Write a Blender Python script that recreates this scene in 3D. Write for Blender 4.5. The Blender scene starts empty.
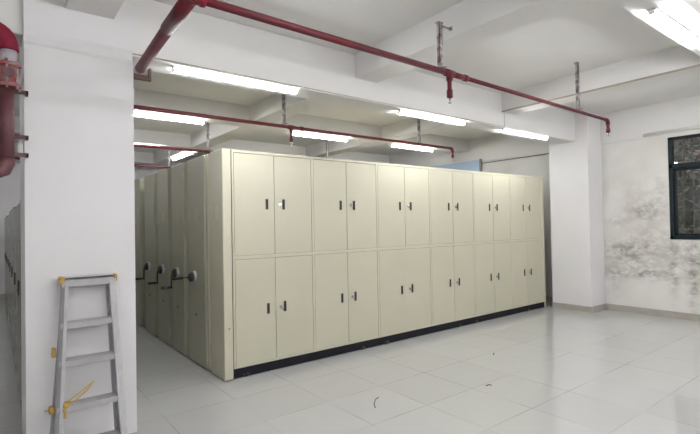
import bpy, bmesh, math, random
from mathutils import Vector, Matrix
random.seed(7)
S = bpy.context.scene
COL = S.collection

# ------------------------------------------------------------------ camera
YAW, PITCH, ROLL = 0.656925, 0.0163218, -0.0179583
FPX = 460.777
cam_data = bpy.data.cameras.new('camera')
cam = bpy.data.objects.new('camera', cam_data)
COL.objects.link(cam)
fw = Vector((math.sin(YAW)*math.cos(PITCH), math.cos(YAW)*math.cos(PITCH), math.sin(PITCH)))
rt0 = Vector((math.cos(YAW), -math.sin(YAW), 0))
up0 = rt0.cross(fw)
rt = rt0*math.cos(ROLL) + up0*math.sin(ROLL)
up = -rt0*math.sin(ROLL) + up0*math.cos(ROLL)
M = Matrix((rt, up, -fw)).transposed().to_4x4()
M.translation = Vector((-1.84644, -4.30213, 1.49807))
cam.matrix_world = M
cam_data.sensor_width = 36.0
cam_data.lens = FPX/700*36.0
cam_data.clip_start = 0.05
S.camera = cam

# ------------------------------------------------------------------ world and exposure
W = bpy.data.worlds.new('world'); S.world = W; W.use_nodes = True
bg = W.node_tree.nodes['Background']
bg.inputs[0].default_value = (0.80, 0.88, 1.0, 1); bg.inputs[1].default_value = 0.9
S.view_settings.view_transform = 'Standard'
S.view_settings.look = 'None'
S.view_settings.gamma = 1
S.view_settings.use_curve_mapping = False
S.view_settings.exposure = 1.54
TUBE = 37.0            # radiance of the fluorescent tubes

# ------------------------------------------------------------------ materials
def mat(name, col, rough=0.5, metal=0.0, spec=0.5, noise=0.0, nscale=6.0, bump=0.0, bscale=60.0, col2=None, rvar=0.0, coat=0.0):
    m = bpy.data.materials.new(name); m.use_nodes = True
    nt = m.node_tree; b = nt.nodes['Principled BSDF']
    b.inputs['Base Color'].default_value = (*col, 1)
    b.inputs['Roughness'].default_value = rough
    b.inputs['Metallic'].default_value = metal
    b.inputs['Specular IOR Level'].default_value = spec
    b.inputs['Coat Weight'].default_value = coat
    tc = nt.nodes.new('ShaderNodeTexCoord')
    if noise > 0 or col2:
        n = nt.nodes.new('ShaderNodeTexNoise'); n.inputs['Scale'].default_value = nscale
        n.inputs['Detail'].default_value = 6
        nt.links.new(tc.outputs['Object'], n.inputs['Vector'])
        r = nt.nodes.new('ShaderNodeValToRGB')
        r.color_ramp.elements[0].position = 0.35; r.color_ramp.elements[1].position = 0.65
        c2 = col2 if col2 else tuple(c*(1-noise) for c in col)
        r.color_ramp.elements[0].color = (*c2, 1); r.color_ramp.elements[1].color = (*col, 1)
        nt.links.new(n.outputs['Fac'], r.inputs['Fac'])
        nt.links.new(r.outputs['Color'], b.inputs['Base Color'])
        if rvar > 0:
            mr = nt.nodes.new('ShaderNodeMapRange')
            mr.inputs['To Min'].default_value = rough-rvar; mr.inputs['To Max'].default_value = rough+rvar
            nt.links.new(n.outputs['Fac'], mr.inputs['Value'])
            nt.links.new(mr.outputs['Result'], b.inputs['Roughness'])
    if bump > 0:
        n = nt.nodes.new('ShaderNodeTexNoise'); n.inputs['Scale'].default_value = bscale
        nt.links.new(tc.outputs['Object'], n.inputs['Vector'])
        bp = nt.nodes.new('ShaderNodeBump'); bp.inputs['Strength'].default_value = bump
        bp.inputs['Distance'].default_value = 0.01
        nt.links.new(n.outputs['Fac'], bp.inputs['Height'])
        nt.links.new(bp.outputs['Normal'], b.inputs['Normal'])
    return m

def emit(name, col, s):
    m = bpy.data.materials.new(name); m.use_nodes = True
    b = m.node_tree.nodes['Principled BSDF']
    b.inputs['Base Color'].default_value = (0.9, 0.9, 0.9, 1)
    b.inputs['Emission Color'].default_value = (*col, 1)
    b.inputs['Emission Strength'].default_value = s
    return m

M_paint = mat('white_paint', (0.705, 0.685, 0.685), 0.75, noise=0.05, nscale=1.6, bump=0.08, bscale=25)
M_ceil = mat('ceiling_paint', (0.69, 0.672, 0.655), 0.8, noise=0.05, nscale=1.1, bump=0.08, bscale=18)
M_cream = mat('cream_steel', (0.49, 0.462, 0.355), 0.42, noise=0.03, nscale=2.5, bump=0.02, bscale=120)
M_creamd = mat('cream_steel_door', (0.475, 0.448, 0.345), 0.42, noise=0.03, nscale=1.7, bump=0.02, bscale=120)
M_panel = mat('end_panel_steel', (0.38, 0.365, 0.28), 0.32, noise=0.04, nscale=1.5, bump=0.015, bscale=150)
M_black = mat('black_plinth', (0.008, 0.008, 0.012), 0.6, spec=0.2)
M_blackp = mat('black_plastic', (0.015, 0.015, 0.016), 0.35)
M_gapshade = mat('gap_shade', (0.06, 0.055, 0.04), 0.8)  # dark colour standing in for the shade inside cabinet gaps
M_slot = mat('dark_handle_recess', (0.045, 0.04, 0.036), 0.35, metal=0.3)
M_chrome = mat('chrome', (0.62, 0.62, 0.64), 0.22, metal=1.0)
M_ring = mat('dull_grey_ring', (0.42, 0.42, 0.43), 0.35, metal=0.4)
M_alu = mat('aluminium', (0.40, 0.39, 0.40), 0.55, metal=0.15, noise=0.12, nscale=18, rvar=0.08)
M_aluin = mat('aluminium_channel', (0.33, 0.32, 0.33), 0.5, metal=0.5, noise=0.15, nscale=14)
M_yellow = mat('yellow_plastic', (0.50, 0.31, 0.06), 0.45, noise=0.25, nscale=30)
M_cord = mat('yellow_cord', (0.55, 0.38, 0.12), 0.6)
M_red = mat('red_pipe_paint', (0.115, 0.012, 0.018), 0.5, spec=0.3, col2=(0.085, 0.014, 0.02), nscale=5)
M_redold = mat('weathered_red_pipe', (0.17, 0.045, 0.055), 0.65, spec=0.3, col2=(0.16, 0.085, 0.095), nscale=4)
M_redbright = mat('bright_red_fitting', (0.20, 0.014, 0.034), 0.6, spec=0.2)
M_valve = mat('pinkish_red_valve', (0.34, 0.06, 0.06), 0.5, col2=(0.30, 0.18, 0.17), nscale=16)
M_steel = mat('galvanised_steel', (0.46, 0.44, 0.41), 0.5, metal=0.3, col2=(0.12, 0.07, 0.085), nscale=22)
M_brownpipe = mat('brown_red_pipe', (0.11, 0.035, 0.04), 0.5, noise=0.3)
M_greypipe = mat('grey_pipe', (0.42, 0.38, 0.41), 0.4, noise=0.15, nscale=12)
M_skirt = mat('beige_skirting_tile', (0.40, 0.365, 0.325), 0.35, noise=0.12, nscale=9)
M_conduit = mat('tan_wire', (0.38, 0.33, 0.26), 0.6)
M_cable = mat('dark_cable', (0.10, 0.10, 0.10), 0.6)
M_whitep = mat('white_plastic', (0.72, 0.71, 0.68), 0.4)
M_blue = mat('light_blue_sheet', (0.40, 0.51, 0.66), 0.5, noise=0.05)
M_greysteel = mat('grey_steel', (0.20, 0.20, 0.20), 0.5)
M_winframe = mat('dark_teal_aluminium', (0.005, 0.012, 0.014), 0.5, metal=0.0, spec=0.3)
M_bar = mat('grille_bar_paint', (0.20, 0.21, 0.17), 0.5)
M_leaf = mat('foliage', (0.07, 0.08, 0.04), 0.35, col2=(0.24, 0.14, 0.12), nscale=3)
M_locker = mat('grey_green_locker_steel', (0.21, 0.21, 0.165), 0.25, col2=(0.13, 0.13, 0.10), nscale=5, rvar=0.1)
M_rust = mat('rusty_edge', (0.10, 0.05, 0.04), 0.6)
M_debris = mat('dark_debris', (0.02, 0.018, 0.015), 0.8)
M_tube = emit('fluorescent_tube_glow', (0.95, 0.98, 1.0), TUBE)
M_out = mat('outside_ground', (0.09, 0.085, 0.07), 0.9, noise=0.4)

# glass
M_glass = bpy.data.materials.new('window_glass'); M_glass.use_nodes = True
b = M_glass.node_tree.nodes['Principled BSDF']
b.inputs['Base Color'].default_value = (0.85, 0.88, 0.86, 1); b.inputs['Roughness'].default_value = 0.02
b.inputs['Transmission Weight'].default_value = 1.0; b.inputs['IOR'].default_value = 1.45

# floor: large polished tiles with thin, partly dirty joints
def floor_material():
    m = bpy.data.materials.new('polished_floor_tile'); m.use_nodes = True
    nt = m.node_tree; b = nt.nodes['Principled BSDF']; L = nt.links.new
    N = nt.nodes.new
    tc = N('ShaderNodeTexCoord'); sp = N('ShaderNodeSeparateXYZ'); L(tc.outputs['Object'], sp.inputs[0])
    def math_(op, a, bb=None):
        n = N('ShaderNodeMath'); n.operation = op
        for i, v in enumerate((a, bb)):
            if v is None: continue
            if isinstance(v, (int, float)): n.inputs[i].default_value = v
            else: L(v, n.inputs[i])
        return n.outputs[0]
    T = 0.586
    def line(axis, off):
        u = math_('DIVIDE', math_('SUBTRACT', axis, off), T)
        fr = math_('FRACT', u)
        d = math_('ABSOLUTE', math_('SUBTRACT', fr, 0.5))       # 0.5 at the joint
        return math_('GREATER_THAN', d, 0.5-0.0034), math_('FLOOR', u)
    lx, ix = line(sp.outputs[0], -0.79)
    ly, iy = line(sp.outputs[1], -0.475)
    ln = math_('MAXIMUM', lx, ly)
    n1 = N('ShaderNodeTexNoise'); n1.inputs['Scale'].default_value = 1.7; n1.inputs['Detail'].default_value = 4
    L(tc.outputs['Object'], n1.inputs['Vector'])
    mr = N('ShaderNodeMapRange'); mr.inputs['From Min'].default_value = 0.38; mr.inputs['From Max'].default_value = 0.62
    mr.inputs['To Min'].default_value = 0.10; mr.inputs['To Max'].default_value = 1.0
    L(n1.outputs['Fac'], mr.inputs['Value'])
    fac = math_('MULTIPLY', ln, mr.outputs['Result'])
    n2 = N('ShaderNodeTexNoise'); n2.inputs['Scale'].default_value = 3.0; n2.inputs['Detail'].default_value = 8
    L(tc.outputs['Object'], n2.inputs['Vector'])
    cb = N('ShaderNodeCombineXYZ'); L(ix, cb.inputs[0]); L(iy, cb.inputs[1])
    wn = N('ShaderNodeTexWhiteNoise'); L(cb.outputs[0], wn.inputs['Vector'])
    v = math_('ADD', math_('MULTIPLY', n2.outputs['Fac'], 0.5), math_('MULTIPLY', wn.outputs['Value'], 0.5))
    rp = N('ShaderNodeValToRGB'); rp.color_ramp.elements[0].position = 0.2; rp.color_ramp.elements[1].position = 0.8
    rp.color_ramp.elements[0].color = (0.435, 0.428, 0.415, 1); rp.color_ramp.elements[1].color = (0.462, 0.455, 0.440, 1)
    L(v, rp.inputs['Fac'])
    mx = N('ShaderNodeMix'); mx.data_type = 'RGBA'
    L(fac, mx.inputs['Factor']); L(rp.outputs['Color'], mx.inputs['A']); mx.inputs['B'].default_value = (0.16, 0.14, 0.12, 1)
    L(mx.outputs['Result'], b.inputs['Base Color'])
    r2 = N('ShaderNodeMapRange'); r2.inputs['To Min'].default_value = 0.04; r2.inputs['To Max'].default_value = 0.13
    L(n2.outputs['Fac'], r2.inputs['Value']); L(r2.outputs['Result'], b.inputs['Roughness'])
    b.inputs['Specular IOR Level'].default_value = 0.95
    return m
M_floor = floor_material()

# window wall: white paint with grey mould stains below and beside the window
def mould_material():
    m = bpy.data.materials.new('mould_stained_paint'); m.use_nodes = True
    nt = m.node_tree; b = nt.nodes['Principled BSDF']; L = nt.links.new; N = nt.nodes.new
    b.inputs['Roughness'].default_value = 0.8
    tc = N('ShaderNodeTexCoord')
    mp = N('ShaderNodeMapping'); mp.inputs['Scale'].default_value = (1, 1.5, 2.4)
    L(tc.outputs['Object'], mp.inputs['Vector'])
    n1 = N('ShaderNodeTexNoise'); n1.inputs['Scale'].default_value = 4.2; n1.inputs['Detail'].default_value = 9
    n1.inputs['Roughness'].default_value = 0.68
    L(mp.outputs['Vector'], n1.inputs['Vector'])
    sp = N('ShaderNodeSeparateXYZ'); L(tc.outputs['Object'], sp.inputs[0])
    def math_(op, a, bb=None, cl=False):
        n = N('ShaderNodeMath'); n.operation = op; n.use_clamp = cl
        for i, v in enumerate((a, bb)):
            if v is None: continue
            if isinstance(v, (int, float)): n.inputs[i].default_value = v
            else: L(v, n.inputs[i])
        return n.outputs[0]
    def blob(y, z, ry, rz, amp):
        dy = math_('DIVIDE', math_('SUBTRACT', sp.outputs[1], y), ry)
        dz = math_('DIVIDE', math_('SUBTRACT', sp.outputs[2], z), rz)
        d2 = math_('ADD', math_('MULTIPLY', dy, dy), math_('MULTIPLY', dz, dz))
        return math_('MULTIPLY', math_('EXPONENT', math_('MULTIPLY', d2, -1)), amp)
    tot = None
    for a in ((-1.15, 1.00, 0.60, 0.17, 0.95), (-1.25, 0.64, 0.50, 0.10, 1.1), (-1.38, 1.62, 0.24, 0.17, 0.95),
              (-1.45, 1.25, 0.4, 0.16, 0.45), (-0.95, 1.45, 0.20, 0.10, 0.4), (-2.2, 0.95, 0.35, 0.38, 0.95), (-1.6, 1.95, 0.12, 0.3, 0.35),
              (-1.75, 0.7, 0.07, 0.40, 0.7), (-2.0, 0.5, 0.08, 0.45, 0.8), (-0.9, 0.42, 0.12, 0.2, 0.35), (-1.1, 0.82, 0.5, 0.25, 0.4), (-1.3, 1.9, 0.35, 0.3, 0.22), (-2.9, 0.8, 0.5, 0.3, 0.6)):
        g = blob(*a)
        tot = g if tot is None else math_('ADD', tot, g)
    ns = math_('MULTIPLY', math_('SUBTRACT', n1.outputs['Fac'], 0.37), 4.6, True)
    f = math_('MULTIPLY', math_('MULTIPLY', tot, ns), 0.80, True)
    n3 = N('ShaderNodeTexNoise'); n3.inputs['Scale'].default_value = 1.3; n3.inputs['Detail'].default_value = 8
    L(tc.outputs['Object'], n3.inputs['Vector'])
    rp = N('ShaderNodeValToRGB'); rp.color_ramp.elements[0].position = 0.35; rp.color_ramp.elements[1].position = 0.6
    rp.color_ramp.elements[0].color = (0.62, 0.59, 0.55, 1); rp.color_ramp.elements[1].color = (0.71, 0.69, 0.66, 1)
    L(n3.outputs['Fac'], rp.inputs['Fac'])
    mx = N('ShaderNodeMix'); mx.data_type = 'RGBA'
    L(f, mx.inputs['Factor']); L(rp.outputs['Color'], mx.inputs['A']); mx.inputs['B'].default_value = (0.25, 0.23, 0.205, 1)
    L(mx.outputs['Result'], b.inputs['Base Color'])
    return m
M_mould = mould_material()

# ------------------------------------------------------------------ mesh helpers
class MB:
    def __init__(s): s.bm = bmesh.new()
    def box(s, x0, x1, y0, y1, z0, z1, bev=0.0, mtx=None, seg=1):
        t = bmesh.new()
        bmesh.ops.create_cube(t, size=1)
        for v in t.verts:
            v.co = Vector(((x0+x1)/2+v.co.x*(x1-x0), (y0+y1)/2+v.co.y*(y1-y0), (z0+z1)/2+v.co.z*(z1-z0)))
        if bev > 0: bmesh.ops.bevel(t, geom=list(t.edges), offset=bev, segments=seg, affect='EDGES', profile=0.5)
        s._add(t, mtx); return s
    def _add(s, t, mtx=None, smooth=False):
        if mtx is not None: bmesh.ops.transform(t, matrix=mtx, verts=list(t.verts))
        if smooth:
            for f in t.faces: f.smooth = True
        me = bpy.data.meshes.new('tmp'); t.to_mesh(me); t.free(); s.bm.from_mesh(me); bpy.data.meshes.remove(me)
    def cyl(s, a, b, r, r2=None, n=20, bev=0.0):
        a = Vector(a); b = Vector(b); d = b-a
        t = bmesh.new()
        bmesh.ops.create_cone(t, cap_ends=True, segments=n, radius1=r, radius2=r if r2 is None else r2, depth=d.length)
        for f in t.faces: f.smooth = len(f.verts) == 4
        if bev > 0:
            es = [e for e in t.edges if any(len(f.verts) > 4 for f in e.link_faces)]
            bmesh.ops.bevel(t, geom=es, offset=bev, segments=2, affect='EDGES')
        q = Vector((0, 0, 1)).rotation_difference(d.normalized())
        bmesh.ops.transform(t, matrix=Matrix.Translation((a+b)/2) @ q.to_matrix().to_4x4(), verts=list(t.verts))
        s._add(t); return s
    def path(s, pts, r, n=12):
        """tube swept along points"""
        pts = [Vector(p) for p in pts]; rings = []
        t = bmesh.new(); prev = None
        for i, p in enumerate(pts):
            d = (pts[min(i+1, len(pts)-1)] - pts[max(i-1, 0)]).normalized()
            if prev is None:
                h = Vector((0, 0, 1)) if abs(d.z) < 0.9 else Vector((1, 0, 0))
                u = d.cross(h).normalized()
            else:
                u = (prev - d*prev.dot(d)).normalized()
            prev = u; w = d.cross(u)
            rings.append([t.verts.new(p+(u*math.cos(2*math.pi*k/n)+w*math.sin(2*math.pi*k/n))*r) for k in range(n)])
        for i in range(len(rings)-1):
            for k in range(n):
                f = t.faces.new((rings[i][k], rings[i][(k+1) % n], rings[i+1][(k+1) % n], rings[i+1][k])); f.smooth = True
        t.faces.new(rings[0][::-1]); t.faces.new(rings[-1])
        bmesh.ops.recalc_face_normals(t, faces=list(t.faces))
        s._add(t); return s
    def poly(s, pts, ext):
        """planar outline extruded by vector ext"""
        t = bmesh.new(); vs = [t.verts.new(p) for p in pts]; f = t.faces.new(vs)
        r = bmesh.ops.extrude_face_region(t, geom=[f])
        bmesh.ops.translate(t, vec=Vector(ext), verts=[v for v in r['geom'] if isinstance(v, bmesh.types.BMVert)])
        bmesh.ops.recalc_face_normals(t, faces=list(t.faces))
        s._add(t); return s
    def sphere(s, c, r, sc=(1, 1, 1)):
        t = bmesh.new(); bmesh.ops.create_uvsphere(t, u_segments=16, v_segments=10, radius=r)
        for v in t.verts: v.co = Vector(c)+Vector((v.co.x*sc[0], v.co.y*sc[1], v.co.z*sc[2]))
        s._add(t, smooth=True); return s
    def build(s, name, m, parent=None):
        me = bpy.data.meshes.new(name); s.bm.to_mesh(me); s.bm.free(); me.materials.append(m)
        o = bpy.data.objects.new(name, me); COL.objects.link(o)
        if parent is not None:
            o.parent = parent
        return o

def tag(o, label=None, cat=None, group=None, kind=None):
    for k, v in (('label', label), ('category', cat), ('group', group), ('kind', kind)):
        if v: o[k] = v
    return o
def thing(name, label, cat, loc=(0, 0, 0), group=None):
    o = bpy.data.objects.new(name, None); o.empty_display_size = 0.1; COL.objects.link(o); o.location = loc
    return tag(o, label, cat, group)
def struct(name, mb, m, label=None):
    o = mb.build(name, m); o['kind'] = 'structure'
    if label: o['label'] = label
    return o
def copy_tree(o, parent=None):
    c = o.copy(); COL.objects.link(c)
    if parent is not None: c.parent = parent
    for ch in list(o.children): copy_tree(ch, c)
    return c
def arc(c, a, b_, r, n=7):
    """quarter bend: from point c+a*r to c+b_*r with corner c (a, b_ unit vectors)"""
    c = Vector(c); a = Vector(a); b_ = Vector(b_)
    o = c+a*r+b_*r
    return [o - b_*r*math.cos(t) - a*r*math.sin(t) for t in [math.pi/2*k/n for k in range(n+1)]]

# ------------------------------------------------------------------ room shell
XR, XL, YB, YF, ZS, ZB, ZJ = 6.30, -6.0, 8.6, -6.6, 3.28, 2.81, 3.03
struct('floor', MB().box(XL-.2, XR+.24, YF-.2, YB+.2, -0.12, 0), M_floor, 'polished pale grey tile floor')
struct('ceiling', MB().box(XL-.2, XR+.24, YF-.2, YB+.2, ZS, ZS+0.15), M_ceil, 'white painted ceiling slab')
struct('wall_back', MB().box(XL-.2, XR+.24, YB, YB+0.2, 0, ZS), M_paint)
struct('wall_left', MB().box(XL-.2, XL, YF, YB, 0, ZS), M_paint)
struct('wall_front', MB().box(XL-.2, XR+.24, YF-.2, YF, 0, ZS), M_paint)
WY0, WY1, WZ0, WZ1 = -3.55, -1.72, 1.185, 2.735
wr = MB()
wr.box(XR, XR+.24, WY1, YB, 0, ZS).box(XR, XR+.24, YF, WY0, 0, ZS)
wr.box(XR, XR+.24, WY0, WY1, 0, WZ0).box(XR, XR+.24, WY0, WY1, WZ1, ZS)
struct('wall_right', wr, M_mould, 'white wall with grey mould stains under the window')
struct('trim_1', MB().box(XR-0.02, XR, YF, YB, 2.775, ZS), M_ceil, 'shallow beam face above the window')

# ceiling beams (deep, along x) and joists (shallow, along y)
struct('ceiling_beam', MB().box(XL, XR-0.02, -0.55, -0.27, ZB, ZS, 0.006), M_ceil, 'deep white ceiling beam joining the two columns')
for y0, y1 in ((1.97, 2.30), (4.55, 4.86), (7.15, 7.45), (-3.20, -2.90), (-5.8, -5.5)):
    struct('ceiling_joist', MB().box(XL, XR-0.02, y0, y1, ZJ+.005, ZS, 0.0), M_ceil, 'shallow white ceiling joist parallel to the cabinets')
for x0 in (-4.05, -1.45, 1.15, 3.75):
    struct('ceiling_joist', MB().box(x0, x0+0.30, YF, YB, ZJ, ZS, 0.0), M_ceil, 'shallow white ceiling joist')

# columns: the near one has a slightly stepped head where it meets the beam
cm = MB()
pr = [(0, 0), (0, 2.73), (0.018, 2.755), (0.018, 2.80), (0.004, 2.83), (0.004, 3.28)]
pts = [(-1.69, -0.613+d, z) for d, z in pr] + [(-1.69, 0.05, 3.28), (-1.69, 0.05, 0)]
cm.poly(pts, (0.668, 0, 0))
struct('column', cm, M_paint, 'near white square column')
struct('column', MB().box(5.80, XR, -0.75, -0.09, 0, ZS, 0.004), M_paint, 'far white square column by the window wall')

# skirting
struct('baseboard_right', MB().box(XR-0.014, XR, YF, -0.75-0.014, 0, 0.095, 0.002).box(XR-0.014, XR, -0.09, YB, 0, 0.095, 0.002), M_skirt)
struct('baseboard_column', MB().box(5.786, 5.80, -0.764, -0.09, 0, 0.095, 0.002).box(5.80, XR-0.014, -0.764, -0.75, 0, 0.095, 0.002), M_skirt)
struct('baseboard_back', MB().box(XL, XR-0.014, YB-0.014, YB, 0, 0.095, 0.002), M_skirt)

# ------------------------------------------------------------------ window
win = bpy.data.objects.new('window_1', None); COL.objects.link(win); win['kind'] = 'structure'
win['label'] = 'dark teal window with grille and foliage outside'
wf = MB()
fx0, fx1 = XR-0.012, XR+0.07
e = 0.055
wf.box(fx0, fx1, WY0, WY0+e, WZ0, WZ1, .004).box(fx0, fx1, WY1-e, WY1, WZ0, WZ1, .004)
wf.box(fx0, fx1, WY0, WY1, WZ0, WZ0+e, .004).box(fx0, fx1, WY0, WY1, WZ1-0.04, WZ1, .004)
wf.box(fx0, fx1, WY0, WY1, 2.255, 2.33, .004)
wf.build('window_frame', M_winframe, win)
ym = (WY0+WY1)/2
for a, c in ((WY0+e, ym+0.02), (ym-0.02, WY1-e)):
    sm = MB(); x0 = XR+0.02; w = 0.035
    sm.box(x0, x0+.03, a, a+w, WZ0+e, 2.255, .003).box(x0, x0+.03, c-w, c, WZ0+e, 2.255, .003)
    sm.box(x0, x0+.03, a, c, WZ0+e, WZ0+e+w, .003).box(x0, x0+.03, a, c, 2.255-w, 2.255, .003)
    so = sm.build('sash', M_winframe, win)
    MB().box(x0+.012, x0+.018, a+w, c-w, WZ0+e+w, 2.255-w).build('pane', M_glass, so)
MB().box(XR+.032, XR+.038, WY0+e, WY1-e, 2.33, WZ1-.04).build('pane', M_glass, win)
g = MB()
y = WY1-0.13
while y > WY0:
    g.box(XR+.15, XR+.165, y-.008, y+.008, WZ0, WZ1); y -= 0.13
for z in (1.34, 1.62, 1.98, 2.29, 2.60): g.box(XR+.165, XR+.175, WY0, WY1, z-.01, z+.01)
g.build('window_grille', M_bar, win)

# foliage and ground outside
fo = bmesh.new()
for i in range(6500):
    c = Vector((XR+0.9+random.random()*1.6, -5.2+random.random()*6.2, 0.2+random.random()*3.6))
    s_ = 0.035+random.random()*0.05
    u = Vector((random.gauss(0, 1), random.gauss(0, 1), random.gauss(0, 1))).normalized()
    v = u.cross(Vector((random.gauss(0, 1), random.gauss(0, 1), random.gauss(0, 1)))).normalized()
    vs = [fo.verts.new(c+u*s_), fo.verts.new(c+v*s_*.45+u*s_*.1), fo.verts.new(c-u*s_), fo.verts.new(c-v*s_*.45+u*s_*.1)]
    fo.faces.new(vs)
me = bpy.data.meshes.new('foliage'); fo.to_mesh(me); fo.free(); me.materials.append(M_leaf)
fol = bpy.data.objects.new('foliage', me); COL.objects.link(fol)
tag(fol, 'dark tangled leaves outside behind the window grille', 'foliage', kind='stuff')
struct('ground', MB().box(XR+.24, XR+6, YF, YB, -0.2, 0.0), M_out)
struct('wall_outside', MB().box(XR+3.2, XR+3.4, YF, YB, 0.0, 4.5), M_out)

# ------------------------------------------------------------------ front cabinet row
B = 0.95; H = 2.2626; ZK = 0.0987; R0, R1 = 1.169, 1.203
NB = 6
fr = thing('archive_cabinet', 'long cream steel shelving cabinet, frontmost row with two tiers of doors facing the open floor', 'cabinet', (0, 0, 0))
body = MB()
body.box(0, NB*B, 0.022, 0.39, ZK, H, 0.003)
body.build('body', M_cream, fr)
f = MB(); t = 0.022
f.box(0.004, NB*B, 0, t, H-0.028, H, 0.002)
f.box(0.004, NB*B, 0, t, ZK, 0.118, 0.002)
f.box(0.004, NB*B, 0, t, R0, R1, 0.002)
for k in range(NB+1):
    a, c = k*B-0.014, k*B+0.014
    if k == 0: a, c = 0.004, 0.026
    if k == NB: a, c = NB*B-0.075, NB*B
    f.box(a, c, -0.001, t, ZK, H, 0.002)
f.build('face_frame', M_cream, fr)
MB().box(0.0, NB*B, 0.0215, 0.0225, ZK+.01, H-.01).box(-.0095, 0.0035, 0.012, 0.02, ZK+.01, H-.01).build('gap_shade_strip', M_gapshade, fr)  # dark strips put the shade of the door and panel gaps into colour
def end_panel(parent, y0, y1, l0, l1, m):
    """folded sheet-steel end panel: raised middle and set-back flanges"""
    p = MB()
    p.box(-0.100, -0.010, y0+l0, y1-l1, 0.012, H-.002, 0.007, seg=2)
    p.box(-0.082, -0.010, y0+0.004, y1, 0.018, H-0.006, 0.003)
    if l0 > 0.02: p.box(-0.096, -0.081, y0+0.002, y0+0.014, 0.020, H-0.008, 0.003)
    if l1 > 0.02: p.box(-0.096, -0.081, y1-0.014, y1-.002, 0.020, H-0.008, 0.003)
    return p.build('end_panel', m, parent)
end_panel(fr, -0.022, 0.395, 0.0, 0.075, M_cream)
MB().box(NB*B, NB*B+0.022, -0.012, 0.395, 0.012, H, 0.004).build('side_panel', M_cream, fr)
MB().box(0.0, NB*B, 0.006, 0.38, 0.006, ZK+0.002, 0.002).build('plinth', M_black, fr)
for x in (0.14, 1.63, 2.02, 3.42, 3.80, 5.20):
    if True:
        wh = MB(); wh.cyl((x-.02, 0.012, 0.0205), (x+.02, 0.012, 0.0205), 0.0205, n=16)
        wh.box(x-.035, x-.024, -0.01, 0.05, 0.010, 0.03).box(x+.024, x+.035, -0.01, 0.05, 0.010, 0.03)
        wh.cyl((x+.035, 0.012, 0.022), (x+.046, 0.012, 0.022), 0.008, n=8)
        wh.build('wheel', M_blackp, fr)
tiers = ((0.118+.004, R0-.004, 0.648), (R1+.004, H-.032, 1.724))
def door(xa, xb, z0, z1, hx, hz, lock, ajar=0.0):
    """door with a recessed pull slot, hinged on the outer side"""
    hinge = xa if ajar > 0 else xb
    piv = Vector((hinge, 0.004, 0))
    mtx = Matrix.Rotation(-ajar, 4, 'Z') if ajar else Matrix.Identity(4)
    T_ = Matrix.Translation(piv) @ mtx @ Matrix.Translation(-piv)
    w, h = 0.015, 0.054
    d = MB()
    # front skin in four pieces around the slot
    y0, y1 = 0.001, 0.019
    d.box(xa, hx-w, y0, y1, z0, z1, 0.0, T_).box(hx+w, xb, y0, y1, z0, z1, 0.0, T_)
    d.box(hx-w, hx+w, y0, y1, z0, hz-h, 0.0, T_).box(hx-w, hx+w, y0, y1, hz+h, z1, 0.0, T_)
    bmesh.ops.remove_doubles(d.bm, verts=list(d.bm.verts), dist=1e-5)
    o = d.build('door', M_creamd, fr)
    q = MB()
    q.box(hx-w, hx+w, 0.013, 0.0185, hz-h, hz+h, 0, T_)
    q.box(hx-w, hx-w+.003, -0.0015, 0.014, hz-h, hz+h, 0, T_).box(hx+w-.003, hx+w, -0.0015, 0.014, hz-h, hz+h, 0, T_)
    q.box(hx-w, hx+w, -0.0015, 0.014, hz+h-.003, hz+h, 0, T_).box(hx-w, hx+w, -0.0015, 0.014, hz-h, hz-h+.003, 0, T_)
    hd = q.build('handle', M_slot, o)
    if lock:
        lk = MB(); lx = hx-0.048
        lk.cyl((lx, 0.002, hz), (lx, -0.014, hz), 0.018, n=16, bev=.002)
        lk.box(lx-.004, lx+.004, -0.022, -0.010, hz-.012, hz+.012, .001)
        lk.cyl((lx+.02, 0.002, hz-.032), (lx+.02, -0.006, hz-.032), 0.006, n=10)
        lk.build('lock', M_chrome, o)
g_ = 0.004
for k in range(NB):
    xa, xb, xm = k*B+0.014+g_, (k+1)*B-0.014-g_, k*B+0.475
    if k == 0: xa = 0.026+g_
    if k == NB-1: xb = NB*B-0.075-g_; xm = (xa+xb)/2
    for ti, (z0, z1, hz) in enumerate(tiers):
        door(xa, xm-g_*.8, z0, z1, xm-0.088, hz, False, 0.022 if (k == 2 and ti == 0) else 0.0)
        door(xm+g_*.8, xb, z0, z1, xm+0.108, hz, True)
MB().cyl((-0.05, -0.0215, 0.506), (-0.05, -0.026, 0.506), 0.009, n=12).build('screw', M_steel, fr)

def label_holder(parent, y, z, x=-0.100):
    """slim vertical card frame, open in the middle"""
    q = MB()
    q.box(x-.004, x, y-.024, y-.019, z-.064, z+.064, .001).box(x-.004, x, y+.019, y+.024, z-.064, z+.064, .001)
    q.box(x-.004, x, y-.024, y+.024, z+.060, z+.065, .001).box(x-.004, x, y-.024, y+.024, z-.065, z-.060, .001)
    q.build('label_holder', M_cream, parent)
label_holder(fr, 0.125, 1.64); label_holder(fr, 0.29, 1.64)

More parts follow.
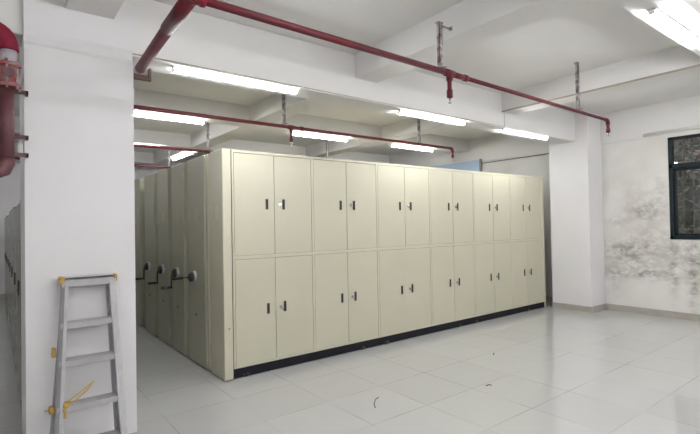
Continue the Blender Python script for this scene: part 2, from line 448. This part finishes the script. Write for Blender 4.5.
# ------------------------------------------------------------------ mobile units behind, each with its hand crank
def crank(parent, y, z, ang):
    h = MB()
    h.cyl((-0.100, y, z), (-0.125, y, z), 0.050, 0.046, n=28)
    h.cyl((-0.125, y, z), (-0.168, y, z), 0.055, 0.050, n=28, bev=.006)
    o = h.build('hand_crank', M_blackp, parent)
    MB().cyl((-0.1655, y, z), (-0.172, y, z), 0.040, 0.034, n=24, bev=.002).build('crank_disc', M_blackp, o)
    r = MB().cyl((-0.134, y, z), (-0.103, y, z), 0.066, n=32, bev=.005)
    r.build('crank_ring', M_ring, o)
    dy, dz = math.sin(ang), -math.cos(ang); L_ = 0.165
    tip = Vector((-0.185, y+dy*L_, z+dz*L_))
    MB().path([(-0.168, y, z), (-0.180, y+dy*.03, z+dz*.03), tip], 0.009, 8).build('crank_arm', M_blackp, o)
    hh = MB().cyl(tip+Vector((0.012, 0, 0)), tip+Vector((-0.115, 0, 0)), 0.015, 0.0175, n=14, bev=.003)
    hh.build('crank_handle', M_blackp, o)

units = [(0.408, 1.075, 'nearest behind the door front, crank arm turned sideways', 0.765, 1.45),
         (1.085, 1.675, 'second behind the door front, crank handle hanging lowest', 1.36, 0.0),
         (1.685, 2.300, 'third behind the door front, its crank handle down', 1.96, 0.0),
         (2.340, 2.975, 'fourth, beside the dark aisle gap, with the farthest crank', 2.64, 0.0),
         (3.150, 3.760, 'first beyond the aisle gap, half hidden by the near column', None, 0),
         (3.790, 4.400, 'farthest, only a sliver beside the near column', None, 0)]
for i, (y0, y1, where, cy, ang) in enumerate(units):
    u = thing('mobile_shelving_unit', 'mobile shelving row, ' + where, 'shelving unit', (0, y0, 0), 'mobile shelving rows')
    # built in world coordinates, then moved under the empty
    kids0 = set(COL.objects)
    MB().box(-0.006, NB*B, y0+0.012, y1-0.012, ZK, H-0.004, 0.003).build('body', M_cream, u)
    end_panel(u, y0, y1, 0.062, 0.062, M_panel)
    MB().box(NB*B, NB*B+0.02, y0, y1, 0.012, H-.002, 0.004).build('side_panel', M_cream, u)
    MB().box(-0.02, NB*B, y0+0.02, y1-0.02, 0.02, ZK+.002, 0.002).build('plinth', M_black, u)
    for x in (0.15, 1.8, 3.9, 5.5):
        for yy in (y0+0.1, y1-0.1): MB().cyl((x-.02, yy, 0.0205), (x+.02, yy, 0.0205), 0.0205, n=14).build('wheel', M_steel, u)
    ym_ = (y0+y1)/2
    label_holder(u, ym_-0.01, 1.63); label_holder(u, ym_+0.19, 1.63)
    if cy is not None: crank(u, cy, 0.955, ang)
    MB().cyl((-0.100, ym_+0.01, 0.545), (-0.106, ym_+0.01, 0.545), 0.016, n=14, bev=.001).build('keyhole', M_slot, u)
    for o in set(COL.objects)-kids0:
        if o.parent is u: o.location.y = -y0

# ------------------------------------------------------------------ fluorescent battens
def batten(length=1.18):
    t = thing('fluorescent_lamp', 'x', 'lamp')
    L2 = length/2
    MB().box(-L2, L2, -0.020, 0.020, -0.016, 0.0, .003).build('housing', M_whitep, t)
    tb = MB(); tb.box(-L2+0.02, L2-0.02, -0.017, 0.017, -0.042, -0.0165, 0.008, seg=3)
    tb.build('glowing_tube', M_tube, t)
    for s_ in (-1, 1):
        MB().box(min(s_*(L2-0.02), s_*L2), max(s_*(L2-0.02), s_*L2), -0.014, 0.014, -0.039, -0.0165, .004).build('end_cap', M_whitep, t)
    return t
lamps = [(-0.11, -0.49, ZB, 0, 'glowing tube lamp under the nearest beam, just right of the near column'),
         (2.44, -0.47, ZB, 0, 'glowing tube lamp under the nearest beam, above the middle cabinet doors'),
         (4.42, -0.50, ZB, 0, 'glowing tube lamp under the nearest beam, beside the far column'),
         (-0.02, 2.25, ZJ, 0, 'glowing tube lamp behind the second red pipe, cut off by the near column'),
         (2.59, 2.25, ZJ, 0, 'glowing tube lamp on the joist behind the middle hanging sprinkler'),
         (4.80, 2.22, ZJ, 0, 'glowing tube lamp just over the cabinet tops, left of the blue sheet'),
         (0.03, 4.70, ZJ, 0, 'short glimpse of a tube lamp behind the third red pipe, left'),
         (1.30, 5.56, ZJ, math.pi/2, 'tube lamp turned across the others, above the mobile shelving'),
         (2.54, -3.02, ZJ, 0, 'brightest largest tube lamp at the top right corner'),
         (-0.75, -3.00, ZJ, 0, 'added fill lamp above the frame, before the near column'),  # from here to the list end: unseen lamps added to brighten the room
         (4.85, -3.00, ZJ, 0, 'added fill lamp right of frame under the joist towards the window'),
         (-3.2, 2.25, ZJ, 0, 'added fill lamp in the left bay beside the lockers'),  # unseen, added to light the locker faces and the far wall
         (-3.2, 4.70, ZJ, 0, 'added fill lamp in the far left bay behind the lockers'),
         (1.9, -5.65, ZJ, 0, 'added fill lamp behind the viewer under the rear joist'),  # unseen rear row, added for more light from behind the camera
         (4.3, -5.65, ZJ, 0, 'added fill lamp behind the viewer near the window wall'),
         (-0.6, -5.65, ZJ, 0, 'added fill lamp behind the viewer, nearest the near column side'),
         (-4.2, YF+.03, 2.5, 0, 'added wall mounted fill lamp behind the viewer, leftmost'),  # unseen wall row, added as frontal fill for columns and cabinet fronts
         (-2.2, YF+.03, 2.5, 0, 'added wall mounted fill lamp behind the viewer, second from left'),
         (-0.2, YF+.03, 2.5, 0, 'added wall mounted fill lamp behind the viewer, third from left'),
         (1.8, YF+.03, 2.5, 0, 'added wall mounted fill lamp behind the viewer, fourth from left'),
         (3.8, YF+.03, 2.5, 0, 'added wall mounted fill lamp behind the viewer, nearest the window wall'),
         (-3.6, -5.65, ZJ, 0, 'leftmost added fill lamp behind the viewer')]  # unseen, added fill in the rear row
proto = batten()
for i, (x, y, z, r, lab) in enumerate(lamps):
    o = proto if i == 0 else copy_tree(proto)
    o.location = (x, y, z); o.rotation_euler = (0, 0, r); o['label'] = lab
    if z == 2.5: o.location.y = YF; o.rotation_euler = (math.radians(90), 0, 0)
    if i == 8: o.scale = (1.0, 1.5, 1.0)
    if i in (0, 1, 2): o['group'] = 'tube lamps under the nearest beam'
    elif i in (3, 4, 5): o['group'] = 'tube lamps on the joist over the cabinets'

# ------------------------------------------------------------------ sprinkler pipes
ZP = 2.72
def sprinkler(parent, x, y, ztop, drop, r, m=M_red):
    d = MB(); d.cyl((x, y, ztop), (x, y, ztop-drop), r, n=14)
    d.cyl((x, y, ztop-drop*0.62), (x, y, ztop-drop), r*1.35, n=14, bev=.002)
    o = d.build('drop_pipe', m, parent)
    h = MB(); z = ztop-drop
    h.cyl((x, y, z), (x, y, z-.018), 0.009, n=10)
    h.cyl((x-.009, y, z-.016), (x-.003, y, z-.042), 0.0022, n=6).cyl((x+.009, y, z-.016), (x+.003, y, z-.042), 0.0022, n=6)
    h.cyl((x, y, z-.042), (x, y, z-.046), 0.014, n=14)
    h.build('sprinkler_head', M_chrome, o)
def hanger(x, y, zt, label, zb=ZP, group='pipe hangers on the ceiling', m=M_steel, foot=0):
    t = thing('pipe_hanger', label, 'bracket', (x, y, zt), group)
    c = MB(); L_ = zt-zb-0.012
    c.box(-.018, .018, -.003, .003, -L_+.02, 0).box(-.018, -.014, -.003, .026, -L_+.02, 0).box(.014, .018, -.003, .022, -L_+.02, 0)
    c.box(-.03, .03, -.005, .035, -.006, 0.0)
    if foot: c.box(-.018, foot, -.003, .022, -.025, -.021).box(foot-.004, foot, -.005, .025, -.035, .0)
    c.build('channel', m, t)
    k = MB(); k.box(-.03, .03, -.03, .03, -L_+.018, -L_+.026).cyl((-.024, 0, -L_+.026), (-.024, 0, -L_+.05), .006, n=8)
    k.build('clamp', M_steel, t)
    MB().cyl((0, -.003, -.08), (0, -.012, -.08), .009, n=8).build('bolt', M_steel, t)
    return t

# near pipe: thick weathered run from the column, elbow, then along x
PA = Vector((-0.98, -1.88, ZP))
p1 = thing('sprinkler_pipe', 'nearest dark red pipe running from the near column and across the top', 'pipe', tuple(PA), 'overhead red sprinkler pipes')
def under(p, ob):
    ob.location = -Vector(p.location); return ob
Y1 = -1.88; XP = -0.98
under(p1, MB().cyl((-.935, -0.556, ZP), (-1.0, -1.55, ZP), 0.037, n=24).build('thick_pipe', M_redold, p1))
under(p1, MB().cyl((-.992, -1.40, ZP), (-1.016, Y1+.02, ZP), 0.041, n=24, bev=.004).sphere((-1.017, Y1+.01, ZP), .041).cyl((-1.017, Y1, ZP), (-.965, Y1, ZP), .034, n=20).build('elbow', M_red, p1))
under(p1, MB().cyl((-1.0, Y1, ZP), (1.10, Y1, ZP), 0.0235, n=20).build('main_pipe', M_red, p1))
under(p1, MB().cyl((-.97, Y1, ZP), (-.94, Y1, ZP), 0.037, n=20, bev=.003).build('reducer', M_redbright, p1))
tee = MB().cyl((1.045, Y1, ZP), (1.16, Y1, ZP), 0.030, n=20, bev=.004).cyl((1.105, Y1, ZP), (1.105, Y1, ZP-.06), 0.026, n=18)
under(p1, tee.build('tee', M_red, p1))
under(p1, MB().cyl((1.29, Y1, ZP), (1.34, Y1, ZP), 0.028, n=20, bev=.003).build('coupling', M_red, p1))
under(p1, MB().cyl((1.14, Y1, ZP), (1.31, Y1, ZP), 0.0235, n=18).cyl((1.31, Y1, ZP), (4.06, Y1, ZP), 0.018, n=18).build('thin_pipe', M_red, p1))
under(p1, MB().path([(4.06, Y1, ZP), (4.095, Y1, ZP-.004), (4.115, Y1, ZP-.02), (4.12, Y1, ZP-.055)], 0.023, 14).build('elbow', M_red, p1))
n0 = set(COL.objects)
sprinkler(p1, 1.105, Y1, ZP-.03, 0.17, 0.018); sprinkler(p1, 4.12, Y1, ZP-.03, 0.12, 0.018)
for o in set(COL.objects)-n0:
    if o.parent is p1: under(p1, o)
p1.rotation_euler.z = math.atan2(0.13, 5.17)*0.75
hanger(1.01, Y1+0.04, 3.12, 'rusty steel channel hanger on the nearest pipe, left one', ZP, foot=0.139)
hanger(3.37, Y1+0.082, ZS, 'thin steel hanger on the nearest pipe, by the far column', ZP)
hb = thing('pipe_bracket', 'small dark angle bracket under the thick red pipe beside the near column', 'bracket', (-.965, -0.57, ZP))
MB().box(-.045, .075, -.03, -.0, -.095, -.075).box(.055, .075, -.03, -.0, -.075, .0).box(-.045, .075, -.008, -.0, -.095, -.05).build('angle', M_rust, hb)

def pipe_run(x0, x1, y, label, tees=(), end=True, r=0.0205, drop=0.12):
    p = thing('sprinkler_pipe', label, 'pipe', (x0, y, ZP), 'overhead red sprinkler pipes')
    n0 = set(COL.objects)
    MB().cyl((x0, y, ZP), (x1, y, ZP), r, n=18).build('main_pipe', M_red, p)
    if end:
        MB().path([(x1-.02, y, ZP), (x1+.02, y, ZP-.004), (x1+.038, y, ZP-.02), (x1+.042, y, ZP-.055)], r*1.15, 14).build('elbow', M_red, p)
        sprinkler(p, x1+.042, y, ZP-.03, drop, 0.016)
    for x in tees:
        MB().cyl((x-.05, y, ZP), (x+.05, y, ZP), r*1.3, n=18, bev=.003).cyl((x, y, ZP), (x, y, ZP-.05), r*1.1, n=16).build('tee', M_red, p)
        MB().cyl((x+.13, y, ZP), (x+.18, y, ZP), r*1.3, n=18, bev=.003).build('coupling', M_red, p)
        sprinkler(p, x, y, ZP-.03, 0.15, 0.016)
    for o in set(COL.objects)-n0:
        if o.parent is p: under(p, o)
pipe_run(-3.2, 4.10, 0.66, 'second red pipe crossing above the cabinet row, ending over the cabinet tops', tees=(1.08,))
pipe_run(-3.2, 0.92, 2.98, 'third red pipe, short one above the mobile shelving', end=False)
pipe_run(-3.2, 0.98, 5.30, 'farthest red pipe, low and small beside the near column', end=False)
hanger(0.985, 0.66, ZS, 'dark hanger on the second pipe, left one below the nearest lamp')
hanger(3.37, 0.66, ZS, 'dark hanger on the second pipe, over the middle cabinet doors')
hanger(0.90, 2.98, ZS, 'hanger at the end of the third pipe')
hanger(0.96, 5.30, ZS, 'hanger at the end of the farthest pipe')
hanger(3.25, 2.98, ZS, 'lone hanger without pipe just above the cabinet tops')

# ------------------------------------------------------------------ riser with valve left of the near column
rs = thing('sprinkler_riser', 'thick riser pipe with red elbow and flanged valve left of the near column', 'pipe', (-1.73, -0.72, 1.86))
n0 = set(COL.objects)
RX, RY = -1.772, -0.72
R_ = 0.050; ZE = 2.757
MB().path([(RX-.6, RY, ZE), (RX-.10, RY, ZE)] + [(RX-.10+.10*math.sin(a), RY, ZE-.10+.10*math.cos(a)) for a in [math.pi/2*k/8 for k in range(1, 9)]] + [(RX, RY, 2.63)], 0.053, 20).build('red_elbow', M_redbright, rs)
MB().cyl((RX, RY, 2.64), (RX, RY, 2.54), 0.043, n=24).build('grey_pipe', M_greypipe, rs)
v = MB()
v.cyl((RX, RY, 2.55), (RX, RY, 2.53), 0.066, n=28, bev=.003).cyl((RX, RY, 2.53), (RX, RY, 2.42), 0.052, n=24)
v.sphere((RX, RY, 2.47), 0.058, (1, 1, .8)).cyl((RX, RY, 2.42), (RX, RY, 2.40), 0.066, n=28, bev=.003)
vo = v.build('valve', M_valve, rs)
for k in range(6):
    a = 2*math.pi*k/6+.3
    MB().cyl((RX+.056*math.cos(a), RY+.056*math.sin(a), 2.565), (RX+.056*math.cos(a), RY+.056*math.sin(a), 2.385), .007, n=8).build('bolt', M_steel, vo)
MB().cyl((RX, RY-.05, 2.47), (RX, RY-.09, 2.47), 0.010, n=12).cyl((RX, RY-.09, 2.47), (RX, RY-.10, 2.47), 0.030, n=20).build('valve_wheel', M_brownpipe, vo)
MB().cyl((RX-.015, RY, 2.40), (RX-.015, RY, 1.93), 0.042, n=24).build('lower_pipe', M_brownpipe, rs)
MB().path([(RX-.015, RY, 1.95), (RX-.015, RY, 1.92), (RX-.03, RY, 1.88), (RX-.07, RY, 1.86), (RX-.5, RY, 1.86)], .045, 18).build('lower_elbow', M_brownpipe, rs)
for z_ in (2.39, 2.10, 1.985):
    MB().box(RX-.05, -1.67, RY+.045, RY+.060, z_-.012, z_+.012, .002).box(-1.685, -1.67, RY+.045, -.615, z_-.012, z_+.012, .002).build('clamp_arm', M_brownpipe, rs)
for o in set(COL.objects)-n0:
    if o.parent is rs: o.location = -Vector(rs.location)
tag(MB().box(-1.722, -1.692, -0.600, -0.54, 2.00, 2.085, .006).build('junction_box', M_whitep), 'small white box on the left side of the near column', 'box')

# ------------------------------------------------------------------ lockers behind the near column
lab = ['nearest grey green locker behind the near column, rusty edge', 'second grey green locker behind the near column',
       'third grey green locker from the near column', 'farthest grey green locker behind the near column']
for i in range(4):
    y0 = 0.115+i*1.88; hh = 1.74+(0.03 if i % 2 else 0)
    t = thing('locker', lab[i], 'locker', (-1.40, y0, 0), 'lockers behind the near column')
    def U(ob): ob.location = (1.40, -y0, 0); return ob
    U(MB().box(-1.662, -1.12, y0, y0+1.87, 0.05, hh, .004).build('body', M_locker, t))
    U(MB().box(-1.65, -1.13, y0+.02, y0+1.85, 0.0, 0.052).build('plinth', M_black, t))
    for j_ in range(4):
        a, c = y0+.004+j_*.466, y0+.466+j_*.466
        d = U(MB().box(-1.684, -1.664, a, c, 0.06, hh-.01, .003).build('door', M_locker, t))
        MB().box(-1.694, -1.684, c-.07 if j_ % 2 == 0 else a+.05, c-.05 if j_ % 2 == 0 else a+.07, .95, 1.07, .002).build('handle', M_slot, d)
    if i == 0: U(MB().box(-1.690, -1.672, y0-.004, y0+.004, 0.06, hh, .001).build('door_edge', M_rust, t))

# ------------------------------------------------------------------ step ladder in front of the near column
ld = thing('step_ladder', 'aluminium step ladder with yellow corners leaning on the near column', 'ladder', (-1.34, -0.9, 0))
n0 = set(COL.objects)
ZT = 1.165; SL = 0.27
def fy(z): return -0.675 - SL*(ZT-z)
def rail(xt, xb, side):
    m = MB(); w, d, th = 0.040, 0.076, 0.004
    top = Vector((xt, fy(ZT-.01), ZT-.01)); bot = Vector((xb, fy(0.0), 0.0))
    # C-channel: web on the outside, flanges front and back
    def slab(x0, x1, y0, y1):
        q = bmesh.new()
        vs = []
        for p in (bot, top):
            vs.append([q.verts.new(p+Vector((a, c, 0))) for a, c in ((x0, y0), (x1, y0), (x1, y1), (x0, y1))])
        q.faces.new(vs[0][::-1]); q.faces.new(vs[1])
        for k in range(4): q.faces.new((vs[0][k], vs[0][(k+1) % 4], vs[1][(k+1) % 4], vs[1][k]))
        bmesh.ops.recalc_face_normals(q, faces=list(q.faces)); m._add(q)
    ch = 0.026 if side < 0 else 0.004        # folded front corner, broad on the left rail
    out = [(0, d/2), (0, -d/2+ch), (-side*.020, -d/2), (-side*w, -d/2), (-side*w, -d/2+th), (-side*.020, -d/2+th), (-side*th, -d/2+ch+th), (-side*th, d/2)]
    q = bmesh.new(); vs = []
    for p in (bot, top): vs.append([q.verts.new(p+Vector((a, c, 0))) for a, c in out])
    q.faces.new(vs[0][::-1]); q.faces.new(vs[1])
    for k in range(len(out)):
        k2 = (k+1) % len(out); q.faces.new((vs[0][k], vs[0][k2], vs[1][k2], vs[1][k]))
    bmesh.ops.recalc_face_normals(q, faces=list(q.faces)); m._add(q)
    slab(*(sorted((0, -side*w))), d/2-th, d/2)
    return m.build('rail', M_alu, ld)
LT, LB, RT_, RB = -1.497, -1.580, -1.176, -1.160
rail(LT, LB, -1); rail(RT_, RB, 1)
def xl(z): return LB+(LT-LB)*z/ZT
def xr(z): return RB+(RT_-RB)*z/ZT
for z in (0.885, 0.655, 0.390, 0.160):
    y = fy(z); m = MB()
    m.box(xl(z)+.004, xr(z)-.004, y-.034, y+.060, z-.003, z+.003)
    m.box(xl(z)+.004, xr(z)-.004, y-.036, y-.032, z-.034, z+.003, .001)
    m.box(xl(z)+.004, xr(z)-.004, y+.057, y+.060, z-.024, z+.003)
    for k in range(6): m.box(xl(z)+.006, xr(z)-.006, y-.026+k*.014, y-.022+k*.014, z+.003, z+.005)
    m.build('step', M_alu, ld)
m = MB(); y = fy(ZT)
m.box(LT-.004, RT_+.004, y-.045, y+.045, ZT-.004, ZT+.014, .003)
m.box(LT-.002, RT_+.002, y-.045, y-.040, ZT-.050, ZT+.010, .001)
m.build('top_cap', M_alu, ld)
for x0, x1 in ((LT-.014, LT+.018), (RT_-.010, RT_+.012)):
    MB().box(x0, x1, y-.049, y+.050, ZT-.012, ZT+.017, .007, seg=3).box(x0+(0.006 if x0 < -1.3 else .014), x1-(.012 if x0 < -1.3 else .002), y-.050, y-.040, ZT-.036, ZT-.005, .004).build('corner_cap', M_yellow, ld)
# rear frame, folded up close behind the front rails
for xt, xb in ((LT+.012, LB-.022), (RT_-.050, RB-.055)):
    q = bmesh.new(); vs = []
    for z, x in ((0.02, xb), (ZT-.03, xt)):
        yy = min(fy(z)+0.085, -0.637)
        vs.append([q.verts.new(Vector((x+a, yy+c, z))) for a, c in ((0, -.012), (.028, -.012), (.028, .012), (0, .012))])
    q.faces.new(vs[0][::-1]); q.faces.new(vs[1])
    for k in range(4): q.faces.new((vs[0][k], vs[0][(k+1) % 4], vs[1][(k+1) % 4], vs[1][k]))
    bmesh.ops.recalc_face_normals(q, faces=list(q.faces))
    mm = MB(); mm._add(q); mm.build('rear_rail', M_aluin, ld)
MB().box(xl(.70)-.030, xl(.70)-.008, fy(.70)+.02, fy(.70)+.06, .675, .735, .004).build('side_clip', M_yellow, ld)
zc = 0.375
MB().box(xl(zc)-.034, xl(zc)-.002, fy(zc)+.0, fy(zc)+.05, zc-.022, zc+.022, .008).cyl((xl(zc)-.055, fy(zc)+.03, zc), (xl(zc)-.03, fy(zc)+.03, zc), .004, n=8).build('lower_clip', M_yellow, ld)
cx = xl(zc)+.043
MB().box(cx-.008, cx+.012, fy(zc)-.042, fy(zc)-.030, zc-.050, zc+.01, .003).box(cx-.006, cx+.028, fy(zc)-.040, fy(zc)+.02, zc+.012, zc+.040, .007).build('strap_knot', M_yellow, ld)
MB().path([(cx+.01, fy(zc), zc+.03), (cx+.06, fy(zc)+.01, zc+.058), (cx+.12, fy(zc)+.02, zc+.092), (cx+.175, fy(zc)+.03, zc+.128)], .0055, 8)\
  .path([(cx+.01, fy(zc), zc+.018), (cx+.07, fy(zc)+.01, zc+.036), (cx+.13, fy(zc)+.02, zc+.075), (cx+.175, fy(zc)+.03, zc+.128)], .0045, 8).build('cord', M_cord, ld)
MB().box(LB-.006, LB+.045, fy(0)-.036, fy(0)+.036, 0.0, .035, .004).build('foot', M_blackp, ld)
MB().box(RB-.045, RB+.006, fy(0)-.036, fy(0)+.036, 0.0, .035, .004).build('foot', M_blackp, ld)
for o in set(COL.objects)-n0:
    if o.parent is ld: under(ld, o)

# ------------------------------------------------------------------ wires, conduits, blue sheet
yb = -0.545
tag(MB().path([(-1.02, yb-.006, ZB+.015), (3.80, yb-.006, ZB+.015)], .005, 6)
    .path([(3.80, yb-.006, ZB+.015), (3.80, yb-.006, ZJ-.006)], .005, 6)
    .path([(3.748, yb-.008, ZJ-.000), (3.748, -6.5, ZJ-.000)], .011, 6)
    .build('ceiling_wire', M_conduit), 'thin tan wire clipped along the beam edge and up the joist', 'wire')
tag(MB().cyl((XR-.02, 1.67, 2.737), (XR-.02, -0.09, 2.745), .008, n=8).build('wall_cable', M_cable),
    'dark cable on the shaded wall between blue sheet and far column', 'cable')
tag(MB().cyl((XR-.046, -3.9, 2.82), (XR-.046, -1.41, 2.82), .024, n=20).build('wall_conduit', M_whitep),
    'white cable trunking along the wall above the window', 'trunking')
bs = thing('blue_sheet', 'light blue sheet on the far wall showing above the cabinet tops', 'panel', (XR-.03, 2.4, 1.4))
o = MB().box(XR-.05, XR-.014, 1.70, 3.7, 1.3, 2.82, .004).build('sheet', M_blue, bs); o.location = -bs.location
o = MB().box(XR-.055, XR-.013, 1.655, 1.70, 1.3, 2.83, .003).build('edge_rail', M_greysteel, bs); o.location = -bs.location

# ------------------------------------------------------------------ litter on the floor
tag(MB().path([(0.60, -1.42, .004), (0.64, -1.36, .008), (0.67, -1.33, .005), (0.73, -1.28, .004), (0.77, -1.27, .004)], .003, 6).build('twig', M_debris),
    'thin curved dark scrap lying on the tiles before the middle doors', 'scrap')
tag(MB().path([(1.70, -1.69, .005), (1.735, -1.70, .008), (1.75, -1.715, .004)], .004, 6).build('debris', M_debris),
    'tiny dark scrap on the tiles farther right', 'scrap')
tag(MB().path([(2.60, -1.14, .004), (2.65, -1.11, .005)], .006, 6).build('debris', M_debris),
    'tiny dark scrap on the tiles nearest the cabinets', 'scrap')
